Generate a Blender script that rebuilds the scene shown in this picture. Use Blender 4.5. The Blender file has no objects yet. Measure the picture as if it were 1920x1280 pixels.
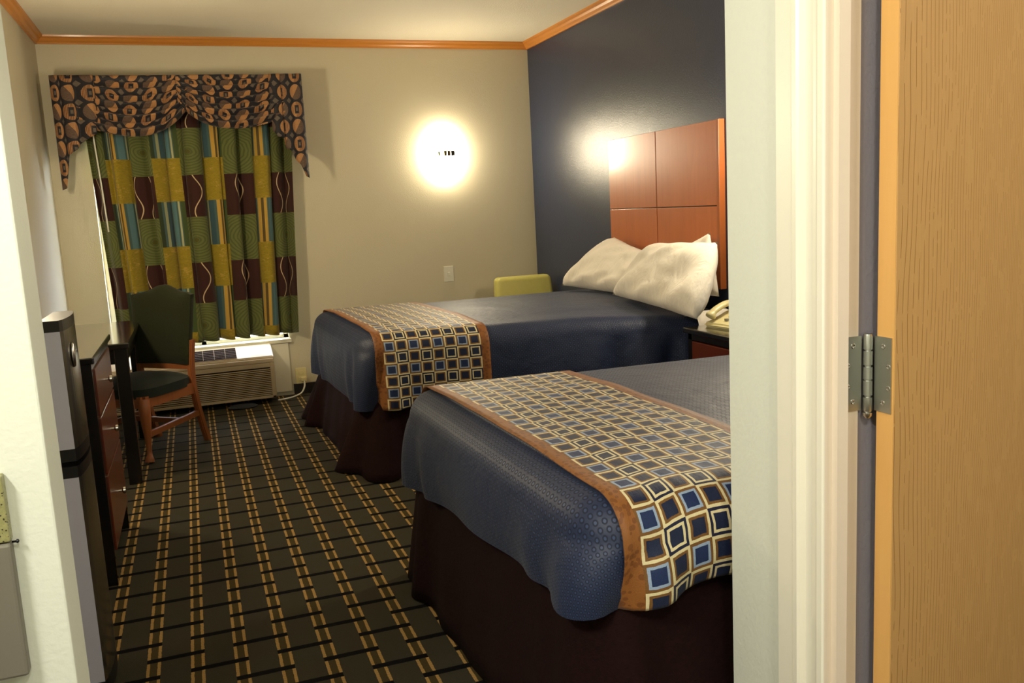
import bpy, bmesh, math, random
from mathutils import Vector, Matrix, noise
S = bpy.context.scene
COL = S.collection
PI = math.pi
random.seed(4)
def srgb(r, g, b):
    f = lambda c: (c/255/12.92) if c/255 <= .04045 else ((c/255+.055)/1.055)**2.4
    return (f(r), f(g), f(b), 1)

# ------------------------------------------------------------ camera, world, exposure
F, PITCH, YAW, ROLL = 1646.4, math.radians(8.727), math.radians(19.707), math.radians(-2.960)
cd = bpy.data.cameras.new('camera'); cam = bpy.data.objects.new('camera', cd); COL.objects.link(cam)
cd.sensor_width = 36; cd.lens = F/1920*36; cd.clip_start = .05
fw = Vector((math.sin(YAW)*math.cos(PITCH), math.cos(YAW)*math.cos(PITCH), -math.sin(PITCH)))
rt = Vector((math.cos(YAW), -math.sin(YAW), 0)); up = rt.cross(fw)
r2 = math.cos(ROLL)*rt + math.sin(ROLL)*up; u2 = -math.sin(ROLL)*rt + math.cos(ROLL)*up
cam.matrix_world = Matrix(((r2.x, u2.x, -fw.x, 0), (r2.y, u2.y, -fw.y, 0), (r2.z, u2.z, -fw.z, 1.25), (0, 0, 0, 1)))
S.camera = cam
vs = S.view_settings
vs.view_transform = 'Standard'; vs.look = 'None'; vs.gamma = 1; vs.use_curve_mapping = False; vs.exposure = 1.15
W = bpy.data.worlds.new('world'); S.world = W; W.use_nodes = True
bg = W.node_tree.nodes['Background']; bg.inputs[0].default_value = (.86, .93, 1, 1); bg.inputs[1].default_value = 6.0
S.cycles.max_bounces = 8; S.cycles.diffuse_bounces = 5; S.cycles.sample_clamp_indirect = 6

def area(name, loc, rot, sx, sy, power, color):
    l = bpy.data.lights.new(name, 'AREA'); l.shape = 'RECTANGLE'; l.size = sx; l.size_y = sy; l.energy = power; l.color = color
    o = bpy.data.objects.new(name, l); COL.objects.link(o); o.location = loc; o.rotation_euler = rot; return o
VANITY_W, HALL_W, BATH_W, SCONCE_E = 15, 11, 9, 30
# light given by the vanity light bar on the left hall wall (its housing is built below)
area('vanity_light', (-.79, .45, 1.98), (0, math.radians(-70), 0), .10, .55, VANITY_W, (1, .97, .87))
area('hall_ceiling_light', (.25, -.55, 2.40), (0, 0, 0), .28, .28, HALL_W, (1, .97, .88))
area('bathroom_ceiling_light', (1.75, .1, 2.40), (0, 0, 0), .3, .3, BATH_W, (1, .95, .85))
# daylight arriving through the window pane
area('daylight', (.03, 6.60, 1.2), (math.radians(-90), 0, 0), 1.0, 1.5, 7, (.85, .92, 1))

# ------------------------------------------------------------ room constants
XL, XR, YB, YN, ZC = -.78, 2.5165, 6.355, -1.3, 2.45

# ------------------------------------------------------------ node expressions
class X:
    def __init__(s, t, k): s.t = t; s.k = k
    def m(s, op, *a):
        n = s.t.nodes.new('ShaderNodeMath'); n.operation = op
        for i, v in enumerate((s,)+a):
            if isinstance(v, X): s.t.links.new(v.k, n.inputs[i])
            else: n.inputs[i].default_value = v
        return X(s.t, n.outputs[0])
    def __add__(s, o): return s.m('ADD', o)
    def __sub__(s, o): return s.m('SUBTRACT', o)
    def __mul__(s, o): return s.m('MULTIPLY', o)
    def __truediv__(s, o): return s.m('DIVIDE', o)
    __radd__ = __add__; __rmul__ = __mul__
    def __rsub__(s, o): return (s*-1)+o
    def __gt__(s, o): return s.m('GREATER_THAN', o)
    def __lt__(s, o): return s.m('LESS_THAN', o)
    def abs(s): return s.m('ABSOLUTE')
    def fl(s): return s.m('FLOOR')
    def fr(s): return s.m('FRACT')
    def sin(s): return s.m('SINE')
    def max(s, o): return s.m('MAXIMUM', o)
    def min(s, o): return s.m('MINIMUM', o)
    def mod2(s): return s.m('FLOORED_MODULO', 2.0)
    def between(s, a, b): return (s > a)*(s < b)
class Mt:
    def __init__(s, name, rough=.5, spec=.5, coat=0, sheen=0, metal=0):
        m = bpy.data.materials.new(name); m.use_nodes = True; s.m = m; s.t = m.node_tree
        s.b = s.t.nodes['Principled BSDF']; i = s.b.inputs
        i['Roughness'].default_value = rough; i['Specular IOR Level'].default_value = spec
        i['Coat Weight'].default_value = coat; i['Coat Roughness'].default_value = .15
        i['Sheen Weight'].default_value = sheen; i['Metallic'].default_value = metal
    def coord(s, kind='Object', scale=1):
        n = s.t.nodes.new('ShaderNodeTexCoord'); o = n.outputs[kind]
        q = s.t.nodes.new('ShaderNodeSeparateXYZ'); s.t.links.new(o, q.inputs[0]); s.vec = o
        return [X(s.t, q.outputs[k]) for k in range(3)]
    def v(s, x, y, z=0.0):
        n = s.t.nodes.new('ShaderNodeCombineXYZ')
        for i, a in enumerate((x, y, z)):
            if isinstance(a, X): s.t.links.new(a.k, n.inputs[i])
            else: n.inputs[i].default_value = a
        return n.outputs[0]
    def noise(s, vec, scale, detail=3, rough=.5, dist=0):
        n = s.t.nodes.new('ShaderNodeTexNoise'); s.t.links.new(vec, n.inputs['Vector'])
        n.inputs['Scale'].default_value = scale; n.inputs['Detail'].default_value = detail
        n.inputs['Roughness'].default_value = rough; n.inputs['Distortion'].default_value = dist
        return X(s.t, n.outputs['Fac'])
    def vor(s, vec, scale, out='Distance'):
        n = s.t.nodes.new('ShaderNodeTexVoronoi'); s.t.links.new(vec, n.inputs['Vector']); n.inputs['Scale'].default_value = scale
        return X(s.t, n.outputs[out])
    def mix(s, f, a, b):
        n = s.t.nodes.new('ShaderNodeMix'); n.data_type = 'RGBA'
        if isinstance(f, X): s.t.links.new(f.k, n.inputs[0])
        else: n.inputs[0].default_value = f
        for k, c in ((6, a), (7, b)):
            if isinstance(c, tuple): n.inputs[k].default_value = c
            else: s.t.links.new(c, n.inputs[k])
        return n.outputs[2]
    def col(s, c):
        if isinstance(c, tuple): s.b.inputs['Base Color'].default_value = c
        else: s.t.links.new(c, s.b.inputs['Base Color'])
    def rough(s, x): s.t.links.new(x.k, s.b.inputs['Roughness'])
    def bump(s, h, strength=.3, dist=.002):
        n = s.t.nodes.new('ShaderNodeBump'); s.t.links.new(h.k, n.inputs['Height'])
        n.inputs['Strength'].default_value = strength; n.inputs['Distance'].default_value = dist
        s.t.links.new(n.outputs[0], s.b.inputs['Normal'])

def paint(name, c, rough=.55, bump=.25, scale=160, spec=.4):
    m = Mt(name, rough, spec); m.coord(); n = m.noise(m.vec, scale, 2)
    big = m.noise(m.vec, 1.5, 2)
    m.col(m.mix(big, c, tuple(v*.93 for v in c[:3])+(1,))); m.bump(n, bump, .003); return m.m
def plain(name, c, rough=.5, spec=.5, coat=0, sheen=0, metal=0, var=.12, scale=30):
    m = Mt(name, rough, spec, coat, sheen, metal); m.coord(); n = m.noise(m.vec, scale, 3)
    m.col(m.mix(n, tuple(v*(1-var) for v in c[:3])+(1,), tuple(min(1, v*(1+var)) for v in c[:3])+(1,))); return m.m
def wood(name, c1, c2, rough=.3, coat=.3, axis=2, scale=1.0, spec=.5):
    m = Mt(name, rough, spec, coat); c = m.coord(); p = [c[0]*14, c[1]*14, c[2]*14]; p[axis] = c[axis]*1.3
    n = m.noise(m.v(*p), 2.2*scale, 5, .6, .6); m.col(m.mix(n, c1, c2)); return m.m

WALL = paint('cream_wall_paint', srgb(206, 198, 172))
HALL = paint('hall_wall_paint', srgb(220, 222, 208), bump=.22, scale=110)
BLUE = paint('navy_wall_paint', srgb(38, 47, 72), .33, .30, 150, .6)
GREYP = paint('grey_violet_paint', srgb(140, 134, 142), .5)
CEIL = paint('ceiling_paint', srgb(225, 218, 198), .8, .6, 120)
TRIMW = plain('white_trim_enamel', srgb(232, 226, 208), .3, .5, var=.02)
OAK = wood('oak_crown_stain', srgb(184, 112, 36), srgb(214, 144, 62), .35, .2, 1)
OAKX = wood('oak_crown_stain_x', srgb(184, 112, 36), srgb(214, 144, 62), .35, .2, 0)
BASEB = plain('dark_vinyl_base', srgb(30, 24, 22), .5)
BLACKW = wood('espresso_wood', srgb(12, 10, 9), srgb(24, 19, 16), .25, .3, 1)
TOPW = wood('polished_black_top', srgb(14, 12, 10), srgb(24, 20, 16), .16, 1, 1, spec=1)
CHERRY = wood('cherry_veneer', srgb(70, 26, 12), srgb(104, 42, 20), .28, .4, 2)
HEADW = wood('headboard_veneer', srgb(158, 82, 38), srgb(184, 104, 54), .36, .25, 2, .7)
CHAIRW = wood('chair_cherry_wood', srgb(118, 64, 28), srgb(154, 90, 44), .55, .0, 2)
CHROME = plain('brushed_chrome', srgb(200, 196, 190), .25, metal=1, var=.04)
STEEL = plain('satin_steel', srgb(188, 189, 182), .36, metal=1, var=.05, scale=60)
SILVER = plain('silver_fridge_paint', srgb(182, 180, 194), .4, .5, metal=.1, var=.03)
BLACKP = plain('black_plastic', srgb(12, 12, 16), .3)
IVORY = plain('ivory_plastic', srgb(226, 214, 160), .35, var=.02)
WHITEP = plain('white_plastic', srgb(225, 222, 205), .35, var=.02)
BEIGEP = plain('beige_plastic', srgb(196, 178, 148), .45, var=.03)
DGREY = plain('dark_grey_plastic', srgb(40, 44, 50), .45)
CORDW = plain('white_cord', srgb(225, 222, 210), .4, var=.02)

def carpet():
    m = Mt('carpet_grid', .95, .1); x, y, z = m.coord()
    w = m.noise(m.vec, 60, 2); wb = (w-.5)*.0035
    P, Q = .1195, .208
    t = (x+.116+wb)/P; k = t.fl(); u = t.fr()*P
    def bar(kk): 
        ph = (y-2.498+kk.mod2()*.104+wb)/Q
        return (ph.fr()*Q) < .0235
    stripe = (u < .038)
    b = bar(k).max(bar(k+1.0)*stripe)
    gold = ((u < .009) + u.between(.029, .038)).min(1.0)
    fine = m.noise(m.vec, 420, 2, .7); patch = m.noise(m.vec, 5, 3)
    dash = ((y/.0115).fr() > .28)
    field = m.mix(fine, srgb(34, 35, 27), srgb(72, 71, 55))
    field = m.mix(patch*.55, field, srgb(62, 48, 38))
    inner = m.mix(fine, srgb(50, 42, 22), srgb(84, 72, 40))
    g = m.mix(fine, srgb(124, 98, 54), srgb(176, 142, 88))
    g = m.mix(dash*.25+.0, g, srgb(205, 160, 92))
    c = m.mix(stripe, field, inner); c = m.mix(gold, c, g); c = m.mix(b, c, srgb(6, 5, 7)); m.col(c)
    m.bump(fine, .8, .004); return m.m
CARPET = carpet()

def spread_mat():
    m = Mt('navy_jacquard_satin', .5, .38, sheen=.08); c = m.coord('UV'); x, y = c[0], c[1]
    s = .019; u = x/s; row = u.fl(); v = y/s+row.mod2()*.5
    du = u.fr()-.5; dv = v.fr()-.5; r = (du*du*1.2+dv*dv).m('SQRT')
    ring = r.between(.20, .40); dot = r < .2
    rib = ((x+y*0.0)/.006).fr()
    n = m.noise(m.vec, 3.0, 4)
    base = m.mix(n, srgb(25, 35, 62), srgb(34, 45, 74))
    cc = m.mix(ring, base, srgb(15, 23, 46)); cc = m.mix(dot, cc, srgb(42, 58, 92)); m.col(cc)
    m.rough(.52+ring*.16); m.b.inputs['Sheen Tint'].default_value = (.75, .8, .9, 1)
    wr = m.noise(m.vec, 9, 4, .55, .4)
    m.bump(wr*1.0+ring*.012, .35, .018); return m.m
SPREAD = spread_mat()

def runner_mat():
    m = Mt('square_print_runner', .55, .3, sheen=.06); c = m.coord('UV'); x, y = c[0], c[1]   # x 0..1 across width, y metres
    Wd = m.b; wob = m.noise(m.vec, 40, 2); wob2 = m.noise(m.v(y*60, x*30), 1, 2)
    N = 8.0
    a = (x-.075)/.85*N; b = y/.056
    i = a.fl(); j = b.fl(); u = (a.fr()-.5+(wob-.5)*.06).abs(); v = (b.fr()-.5+(wob2-.5)*.06).abs(); r = u.max(v)
    odd = (i+j).mod2(); rowodd = j.mod2()
    fine = m.noise(m.v(x*240, y*400), 1, 2)
    cream = m.mix(fine, srgb(196, 180, 132), srgb(226, 214, 176)); brown = m.mix(fine, srgb(92, 62, 28), srgb(128, 90, 44))
    navy = m.mix(fine, srgb(12, 20, 44), srgb(26, 38, 70)); dk = m.mix(fine, srgb(16, 18, 40), srgb(32, 34, 62)); blue = m.mix(fine, srgb(118, 138, 168), srgb(160, 176, 196))
    o = r > .39; f = r.between(.29, .39)
    A = m.mix(o, m.mix(f, navy, brown), cream)
    B2 = m.mix(o, m.mix(f, navy, cream), dk)
    B1 = m.mix(o, m.mix(f, m.mix(fine, srgb(14, 28, 66), srgb(30, 50, 92)), blue), brown)
    sq = m.mix(odd, A, m.mix(rowodd, B2, B1))
    hem = m.mix(m.vor(m.v(x*.55, y), 70) < .42, srgb(132, 82, 36), srgb(112, 66, 28))
    edge = ((x < .075)+(x > .925)).min(1.0)
    m.col(m.mix(edge, sq, hem)); wr = m.noise(m.vec, 14, 3); m.bump(wr+fine*.2, .35, .01); return m.m
RUNNER = runner_mat()

def skirt_mat():
    m = Mt('chocolate_skirt_fabric', .9, .1, sheen=.0); c = m.coord('Object')
    n = m.noise(m.v(c[0]*90, c[1]*90, c[2]*140), 1, 4, .7, 1.0)
    m.col(m.mix(n, srgb(8, 4, 4), srgb(42, 20, 19))); m.bump(n, .5, .004); return m.m
SKIRT = skirt_mat()

def curtain_mat():
    m = Mt('block_print_curtain', .75, .25, sheen=.2); c = m.coord('UV'); x, z = c[0], c[1]   # metres: cloth x, height z
    P = .2950; a = (x+.318)/P; k = a.fl(); u = a.fr()*P              # u 0-.155 brown/green column, else stripes/floral
    colB = u < .155
    per = .575
    zb = ((z-.715)/per).fr()*per; brown = zb < .272
    zf = ((z-.82)/per).fr()*per; floral = zf < .28
    fine = m.noise(m.v(x*300, z*300), 1, 2)
    # wavy cream lines on the brown blocks
    ph = (zb/.272)*6.283
    l1 = (u-.045-ph.sin()*.012).abs() < .0018; l2 = (u-.098+(ph+.9).sin()*.014).abs() < .0018
    cb = m.mix(l1.max(l2), m.mix(fine, srgb(48, 20, 16), srgb(66, 30, 22)), srgb(205, 180, 140))
    # concentric green rings
    zz = zb-.272-.151; uu = u-.0775; w = m.noise(m.v(x*12, z*12), 1, 2)*.03
    rr = ((uu*uu*2.2+zz*zz).m('SQRT')+w)/.017
    cg = m.mix(rr.fr().between(.0, .45), srgb(104, 108, 58), srgb(84, 92, 48))
    cg = m.mix(rr < 1.9, cg, srgb(86, 84, 34))
    # stripes
    s = (u-.155)/.14
    cs = srgb(74, 98, 96)
    for a0, a1, cc in ((0, .09, srgb(52, 64, 40)), (.14, .2, srgb(160, 158, 118)), (.2, .32, srgb(58, 84, 92)), (.38, .47, srgb(186, 150, 66)), (.47, .53, srgb(90, 74, 40)), (.53, .6, srgb(186, 150, 66)), (.66, .8, srgb(92, 126, 130)), (.84, .88, srgb(176, 172, 130)), (.9, 1.0, srgb(70, 84, 44))):
        cs = m.mix(s.between(a0, a1), cs, cc)
    fl = m.noise(m.v(x*70, z*70), 1, 4, .6, 1.5); fv = m.vor(m.v(x*26, z*26), 1)
    cf = m.mix(fl, srgb(112, 104, 18), srgb(178, 150, 44)); cf = m.mix(((fl-.5)*4).max(0.0).min(1.0)*(fv < .45), cf, srgb(196, 158, 84))
    cA = m.mix(floral, cs, cf); cB = m.mix(brown, cg, cb)
    col = m.mix(colB, cA, cB); m.col(col); m.bump(fine, .2, .001)
    tr = m.t.nodes.new('ShaderNodeBsdfTranslucent'); m.t.links.new(col, tr.inputs[0])
    mx = m.t.nodes.new('ShaderNodeMixShader'); mx.inputs[0].default_value = .12
    m.t.links.new(m.b.outputs[0], mx.inputs[1]); m.t.links.new(tr.outputs[0], mx.inputs[2])
    m.t.links.new(mx.outputs[0], m.t.nodes['Material Output'].inputs[0]); return m.m
CURTAIN = curtain_mat()

def valance_mat():
    m = Mt('geometric_valance_print', .6, .35, sheen=.2); c = m.coord('UV'); x, y = c[0], c[1]
    s = .112; a = x/s; row = (y/s).fl(); a = a+row.mod2()*0.0; b = y/s
    i = a.fl(); u = a.fr()-.5; v = b.fr()-.5
    r = ((u*u)*1.35+v*v).m('SQRT'); circ = r < .44
    odd = (i+row).mod2()
    fine = m.noise(m.v(x*120, y*120), 1, 3)
    tan = m.mix(fine, srgb(142, 96, 56), srgb(186, 138, 88)); dark = m.mix(fine, srgb(10, 12, 26), srgb(26, 20, 26)); mid = m.mix(fine, srgb(62, 34, 22), srgb(104, 62, 36)); grey = m.mix(fine, srgb(70, 62, 56), srgb(110, 98, 84))
    stripes = (u*18).fr() > .45
    half = u < .06
    inner = m.mix(half, tan, m.mix(stripes, mid, tan))
    box = (u.abs() < .13)*(v.abs() < .24); small = (u.abs() < .06)*(v.abs() < .1)
    inner = m.mix(box, inner, dark); inner = m.mix(small, inner, grey)
    g2 = m.mix((u+v*.6) > .02, m.mix(fine, mid, grey), tan)
    inner = m.mix(odd, inner, g2)
    du = (a+.5).fr()-.5; dv = (b+.5).fr()-.5; dia = (du.abs()+dv.abs()) < .17
    cc = m.mix(circ, m.mix(dia, dark, grey), inner); m.col(cc); m.bump(fine, .2, .001); return m.m
VALANCE = valance_mat()

def green_fabric():
    m = Mt('olive_green_upholstery', .95, .1, sheen=.08); m.coord(); f = m.noise(m.vec, 260, 3, .7)
    m.col(m.mix(f, srgb(18, 23, 13), srgb(46, 48, 27))); m.bump(f, .4, .002); return m.m
GREENF = green_fabric()
SEATF = plain('dark_green_seat_fabric', srgb(24, 31, 25), .7, .25, sheen=.06, var=.25, scale=200)
LIME = plain('lime_vinyl', srgb(192, 186, 104), .5, .4, var=.06)
def linen():
    m = Mt('white_cotton', .8, .25, sheen=.2); c = m.coord(); w = m.noise(m.v(c[0]*9, c[1]*9, c[2]*3), 1.2, 4, .55, .8)
    m.col(m.mix(w, srgb(230, 224, 212), srgb(218, 210, 196))); m.bump(w, .55, .02); return m.m
LINEN = linen()
def door_mat():
    m = Mt('golden_oak_laminate', .45, .4); c = m.coord(); x, z = c[0], c[2]
    warp = m.noise(m.v(x*5.0, 0.0, z*1.7), 1.1, 2, .4, .2)
    xx = x-1.0; t = xx*75+xx*xx*420+warp*5.5; w = (t.fr()-.5).abs()*2
    line = (w < .13)
    brk = m.noise(m.v(x*60, 0.0, z*14), 1, 3, .6) > .44
    fine = m.noise(m.v(x*420, 0.0, z*9), 1, 3, .7)
    base = m.mix(fine, srgb(174, 132, 78), srgb(192, 150, 94))
    m.col(m.mix(line*brk*.6, base, srgb(120, 78, 30))); m.bump(line*brk, -.15, .001); return m.m
DOORM = door_mat()
DEDGE = wood('oak_door_edge', srgb(206, 154, 84), srgb(220, 170, 100), .4, .1, 2)
def speckle():
    m = Mt('speckled_laminate', .35, .5); m.coord(); n = m.noise(m.vec, 110, 4, .8); v = m.vor(m.vec, 190)
    c = m.mix(n, srgb(96, 96, 52), srgb(176, 170, 118)); m.col(m.mix(v < .22, c, srgb(52, 46, 30))); return m.m
SPECK = speckle()
GPAN = plain('grey_panel_laminate', srgb(112, 106, 94), .5, var=.04, scale=200)
def emis(name, c, s):
    m = bpy.data.materials.new(name); m.use_nodes = True; t = m.node_tree; b = t.nodes['Principled BSDF']
    b.inputs['Base Color'].default_value = (.9, .88, .8, 1); b.inputs['Emission Color'].default_value = c; b.inputs['Emission Strength'].default_value = s; return m
SHADE = emis('glowing_frosted_shade', (1, .86, .62, 1), SCONCE_E)
SHADE2 = emis('bright_frosted_shade', (1, .84, .58, 1), SCONCE_E*1.65)
SHADE3 = emis('frosted_shade', (1, .86, .62, 1), SCONCE_E*1.7)
def glass():
    m = Mt('window_glass', .02, .5); m.b.inputs['Transmission Weight'].default_value = 1; m.b.inputs['IOR'].default_value = 1.02; m.col((1, 1, 1, 1)); return m.m
GLASS = glass()

# ------------------------------------------------------------ mesh helpers
def mk(name, bm, mat, parent=None, smooth=False, angle=None):
    me = bpy.data.meshes.new(name); bm.normal_update(); bm.to_mesh(me); bm.free()
    for mm in (mat if isinstance(mat, (list, tuple)) else [mat]): me.materials.append(mm)
    o = bpy.data.objects.new(name, me); COL.objects.link(o)
    if smooth:
        for p in me.polygons: p.use_smooth = True
        if angle:
            me.set_sharp_from_angle(angle=math.radians(angle))
    if parent:
        o.parent = parent
        if parent.type == 'EMPTY' and parent.get('_world'): o.matrix_parent_inverse = Matrix.Translation(-parent.location)
    return o
def empty(name, label, cat, loc=(0, 0, 0), rz=0, group=None, world=True):
    o = bpy.data.objects.new(name, None); COL.objects.link(o); o.location = loc; o.rotation_euler = (0, 0, rz); o.empty_display_size = .1
    o['label'] = label; o['category'] = cat
    if group: o['group'] = group
    if world: o['_world'] = 1
    return o
def tag(o, label, cat, group=None):
    o['label'] = label; o['category'] = cat
    if group: o['group'] = group
    return o
def struct(o): o['kind'] = 'structure'; return o
def box(bm, x0, x1, y0, y1, z0, z1, bev=0, seg=2, mi=0):
    r = bmesh.ops.create_cube(bm, size=1, matrix=Matrix.Translation(((x0+x1)/2, (y0+y1)/2, (z0+z1)/2)) @ Matrix.Diagonal((x1-x0, y1-y0, z1-z0, 1)))
    vsr = r['verts']; fs = {f for v in vsr for f in v.link_faces}
    for f in fs: f.material_index = mi
    if bev:
        es = list({e for v in vsr for e in v.link_edges})
        bmesh.ops.bevel(bm, geom=es, offset=bev, segments=seg, affect='EDGES', profile=.5)
def B(name, dims, mat, parent=None, bev=0, seg=2):
    bm = bmesh.new(); box(bm, *dims, bev=bev, seg=seg); return mk(name, bm, mat, parent)
def tube(bm, pts, rad, n=10, caps=True):
    pts = [Vector(p) for p in pts]; rings = []
    rad = rad if isinstance(rad, (list, tuple)) else [rad]*len(pts)
    ref = None
    for i, p in enumerate(pts):
        t = (pts[min(i+1, len(pts)-1)]-pts[max(i-1, 0)]).normalized()
        if ref is None: ref = Vector((0, 0, 1)) if abs(t.z) < .9 else Vector((1, 0, 0))
        a = (ref-t*ref.dot(t)).normalized(); b = t.cross(a); ref = a
        r = rad[i]; rx, ry = (r if isinstance(r, tuple) else (r, r))
        rings.append([bm.verts.new(p+a*math.cos(2*PI*k/n)*rx+b*math.sin(2*PI*k/n)*ry) for k in range(n)])
    for q in range(len(rings)-1):
        for k in range(n): bm.faces.new((rings[q][k], rings[q][(k+1) % n], rings[q+1][(k+1) % n], rings[q+1][k]))
    if caps: bm.faces.new(rings[0][::-1]); bm.faces.new(rings[-1])
def smoothpts(pts, n=6):
    pts = [Vector(p) for p in pts]; out = []
    for i in range(len(pts)-1):
        p0, p1, p2, p3 = pts[max(i-1, 0)], pts[i], pts[i+1], pts[min(i+2, len(pts)-1)]
        for k in range(n):
            t = k/n; out.append(.5*((2*p1)+(p2-p0)*t+(2*p0-5*p1+4*p2-p3)*t*t+(3*p1-p0-3*p2+p3)*t**3))
    out.append(pts[-1]); return out
def lathe(bm, prof, M=Matrix.Identity(4), n=24):
    rings = []
    for r, z in prof: rings.append([bm.verts.new(M @ Vector((r*math.cos(2*PI*k/n), r*math.sin(2*PI*k/n), z))) for k in range(n)])
    for q in range(len(rings)-1):
        for k in range(n): bm.faces.new((rings[q][k], rings[q][(k+1) % n], rings[q+1][(k+1) % n], rings[q+1][k]))
    bm.faces.new(rings[0][::-1]); bm.faces.new(rings[-1])
def grid(bm, nu, nv, fn, uvf=None, closed_u=False):
    uvl = bm.loops.layers.uv.verify() if uvf else None
    V = [[bm.verts.new(fn(i/(nu-(0 if closed_u else 1)) if nu > 1 else 0, j/(nv-1))) for j in range(nv)] for i in range(nu)]
    for i in range(nu-(0 if closed_u else 1)):
        for j in range(nv-1):
            i2 = (i+1) % nu
            f = bm.faces.new((V[i][j], V[i2][j], V[i2][j+1], V[i][j+1]))
            if uvf:
                for l, (a, b) in zip(f.loops, ((i, j), (i+1, j), (i+1, j+1), (i, j+1))):
                    l[uvl].uv = uvf(a/(nu-1), b/(nv-1))
    return V
def solidify(o, t, off=-1):
    md = o.modifiers.new('thickness', 'SOLIDIFY'); md.thickness = t; md.offset = off
def nz(x, y, z=0, s=1): return noise.noise(Vector((x*s, y*s, z*s)))
def lerp(a, b, t): return a+(b-a)*t
def sstep(a, b, x):
    t = max(0, min(1, (x-a)/(b-a))); return t*t*(3-2*t)

# ------------------------------------------------------------ structure
struct(B('floor', (-.95, XR+.1, YN-.1, YB+.15, -.05, 0), CARPET))
struct(B('ceiling', (-.95, XR+.1, YN-.1, YB+.15, ZC, ZC+.05), CEIL))
struct(B('wall_left', (XL-.1, XL, 1.41, YB+.15, 0, ZC), WALL))
struct(B('wall_right', (XR, XR+.1, YN-.1, YB+.15, 0, ZC), BLUE))
WX0, WX1, WZ0, WZ1 = -.545, .60, .40, 2.02
bm = bmesh.new()
box(bm, XL, WX0, YB, YB+.15, 0, ZC); box(bm, WX1, XR, YB, YB+.15, 0, ZC); box(bm, WX0, WX1, YB, YB+.15, WZ1, ZC); box(bm, WX0, WX1, YB, YB+.15, 0, WZ0)
struct(mk('wall_back', bm, WALL))
# partition closing the fridge alcove, its end beside the opening
struct(B('wall_partition', (-.90, -.209, 1.30, 1.41, 0, ZC), HALL, bev=.003))
struct(B('wall_hall_left', (-1.0, -.90, YN-.1, 1.41, 0, ZC), HALL))
struct(B('wall_near', (-.90, XR, YN-.1, YN, 0, ZC), HALL))
# bathroom wall with the doorway (opening y .29-1.106)
XW, XWI = .93, .977
bm = bmesh.new()
box(bm, XW, XWI, 1.106, 1.391, 0, ZC); box(bm, XW, XWI, .27, 1.106, 2.06, ZC); box(bm, XW, XWI, YN, .27, 0, ZC)
struct(mk('wall_bathroom', bm, HALL))
struct(B('wall_bathroom_return', (.979, 1.03, 1.110, 1.32, 0, 2.06), GREYP))
bm = bmesh.new(); box(bm, XWI, XR, 1.29, 1.391, 0, ZC)
for f in bm.faces: f.material_index = 0
o = struct(mk('wall_bathroom_back', bm, [GREYP]))
# crown mouldings
def crown_prof(): return [(0, 0), (.012, 0), (.016, .008), (.030, .018), (.038, .030), (.052, .038), (.055, .048), (0, .048)]
def crown(name, p0, p1, nrm, mat):
    bm = bmesh.new(); n = Vector(nrm); P0, P1 = Vector(p0), Vector(p1); R = []
    for P in (P0, P1): R.append([bm.verts.new(P+n*a+Vector((0, 0, b))) for a, b in crown_prof()])
    k = len(R[0])
    for i in range(k): bm.faces.new((R[0][i], R[1][i], R[1][(i+1) % k], R[0][(i+1) % k]))
    bm.faces.new(R[0][::-1]); bm.faces.new(R[1]); bmesh.ops.recalc_face_normals(bm, faces=bm.faces)
    return struct(mk(name, bm, mat))
ZK = ZC-.048
crown('trim_1', (XL, YB, ZK), (XR, YB, ZK), (0, -1, 0), OAKX)
crown('trim_2', (XR, 1.391, ZK), (XR, YB, ZK), (-1, 0, 0), OAK)
crown('trim_3', (XL, 1.41, ZK), (XL, YB, ZK), (1, 0, 0), OAK)
struct(B('baseboard_back', (.60, XR, YB-.012, YB, 0, .075), BASEB))
struct(B('baseboard_right', (XR-.012, XR, 1.391, YB-.012, 0, .075), BASEB))
struct(B('baseboard_left', (XL, XL+.012, 1.41, YB-.012, 0, .075), BASEB))
# white panel round the air conditioner
struct(B('trim_4', (-.66, .585, YB-.02, YB, .03, WZ0+.005), TRIMW, bev=.002))
# window
bm = bmesh.new()
fy0, fy1 = YB+.07, YB+.12
for a in ((WX0, WX0+.035, fy0, fy1, WZ0, WZ1), (WX1-.035, WX1, fy0, fy1, WZ0, WZ1), (WX0, WX1, fy0, fy1, WZ0, WZ0+.035), (WX0, WX1, fy0, fy1, WZ1-.035, WZ1), (.01, .045, fy0, fy1, WZ0, WZ1)): box(bm, *a, bev=.003)
w1 = struct(mk('window_1', bm, TRIMW))
mk('window_glass', (lambda b: (box(b, WX0+.03, WX1-.03, fy0+.02, fy0+.026, WZ0+.03, WZ1-.03), b)[1])(bmesh.new()), GLASS, w1)
B('window_sill', (WX0-.02, WX1+.01, YB-.03, YB+.07, WZ0-.02, WZ0+.008), TRIMW, w1, bev=.004)
# bathroom doorway: casing, jamb, stop
def extr(name, prof, z0, z1, mat):
    bm = bmesh.new(); a = [bm.verts.new((x, y, z0)) for x, y in prof]; b = [bm.verts.new((x, y, z1)) for x, y in prof]; k = len(a)
    for i in range(k): bm.faces.new((a[i], a[(i+1) % k], b[(i+1) % k], b[i]))
    bm.faces.new(a[::-1]); bm.faces.new(b); bmesh.ops.recalc_face_normals(bm, faces=bm.faces)
    return mk(name, bm, mat)
cas = [(XW, 1.226), (.914, 1.226), (.911, 1.222), (.911, 1.184), (.9135, 1.182), (.9135, 1.1795), (.908, 1.178), (.9075, 1.168), (.911, 1.164), (.9195, 1.159), (.921, 1.145), (.9185, 1.129), (.9105, 1.124), (.909, 1.119), (.9095, 1.108), (.912, 1.106), (XW, 1.106)]
struct(extr('trim_5', cas, 0, 2.06, TRIMW))
cas2 = [(x, 1.376-y-.0) for x, y in cas]
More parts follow.
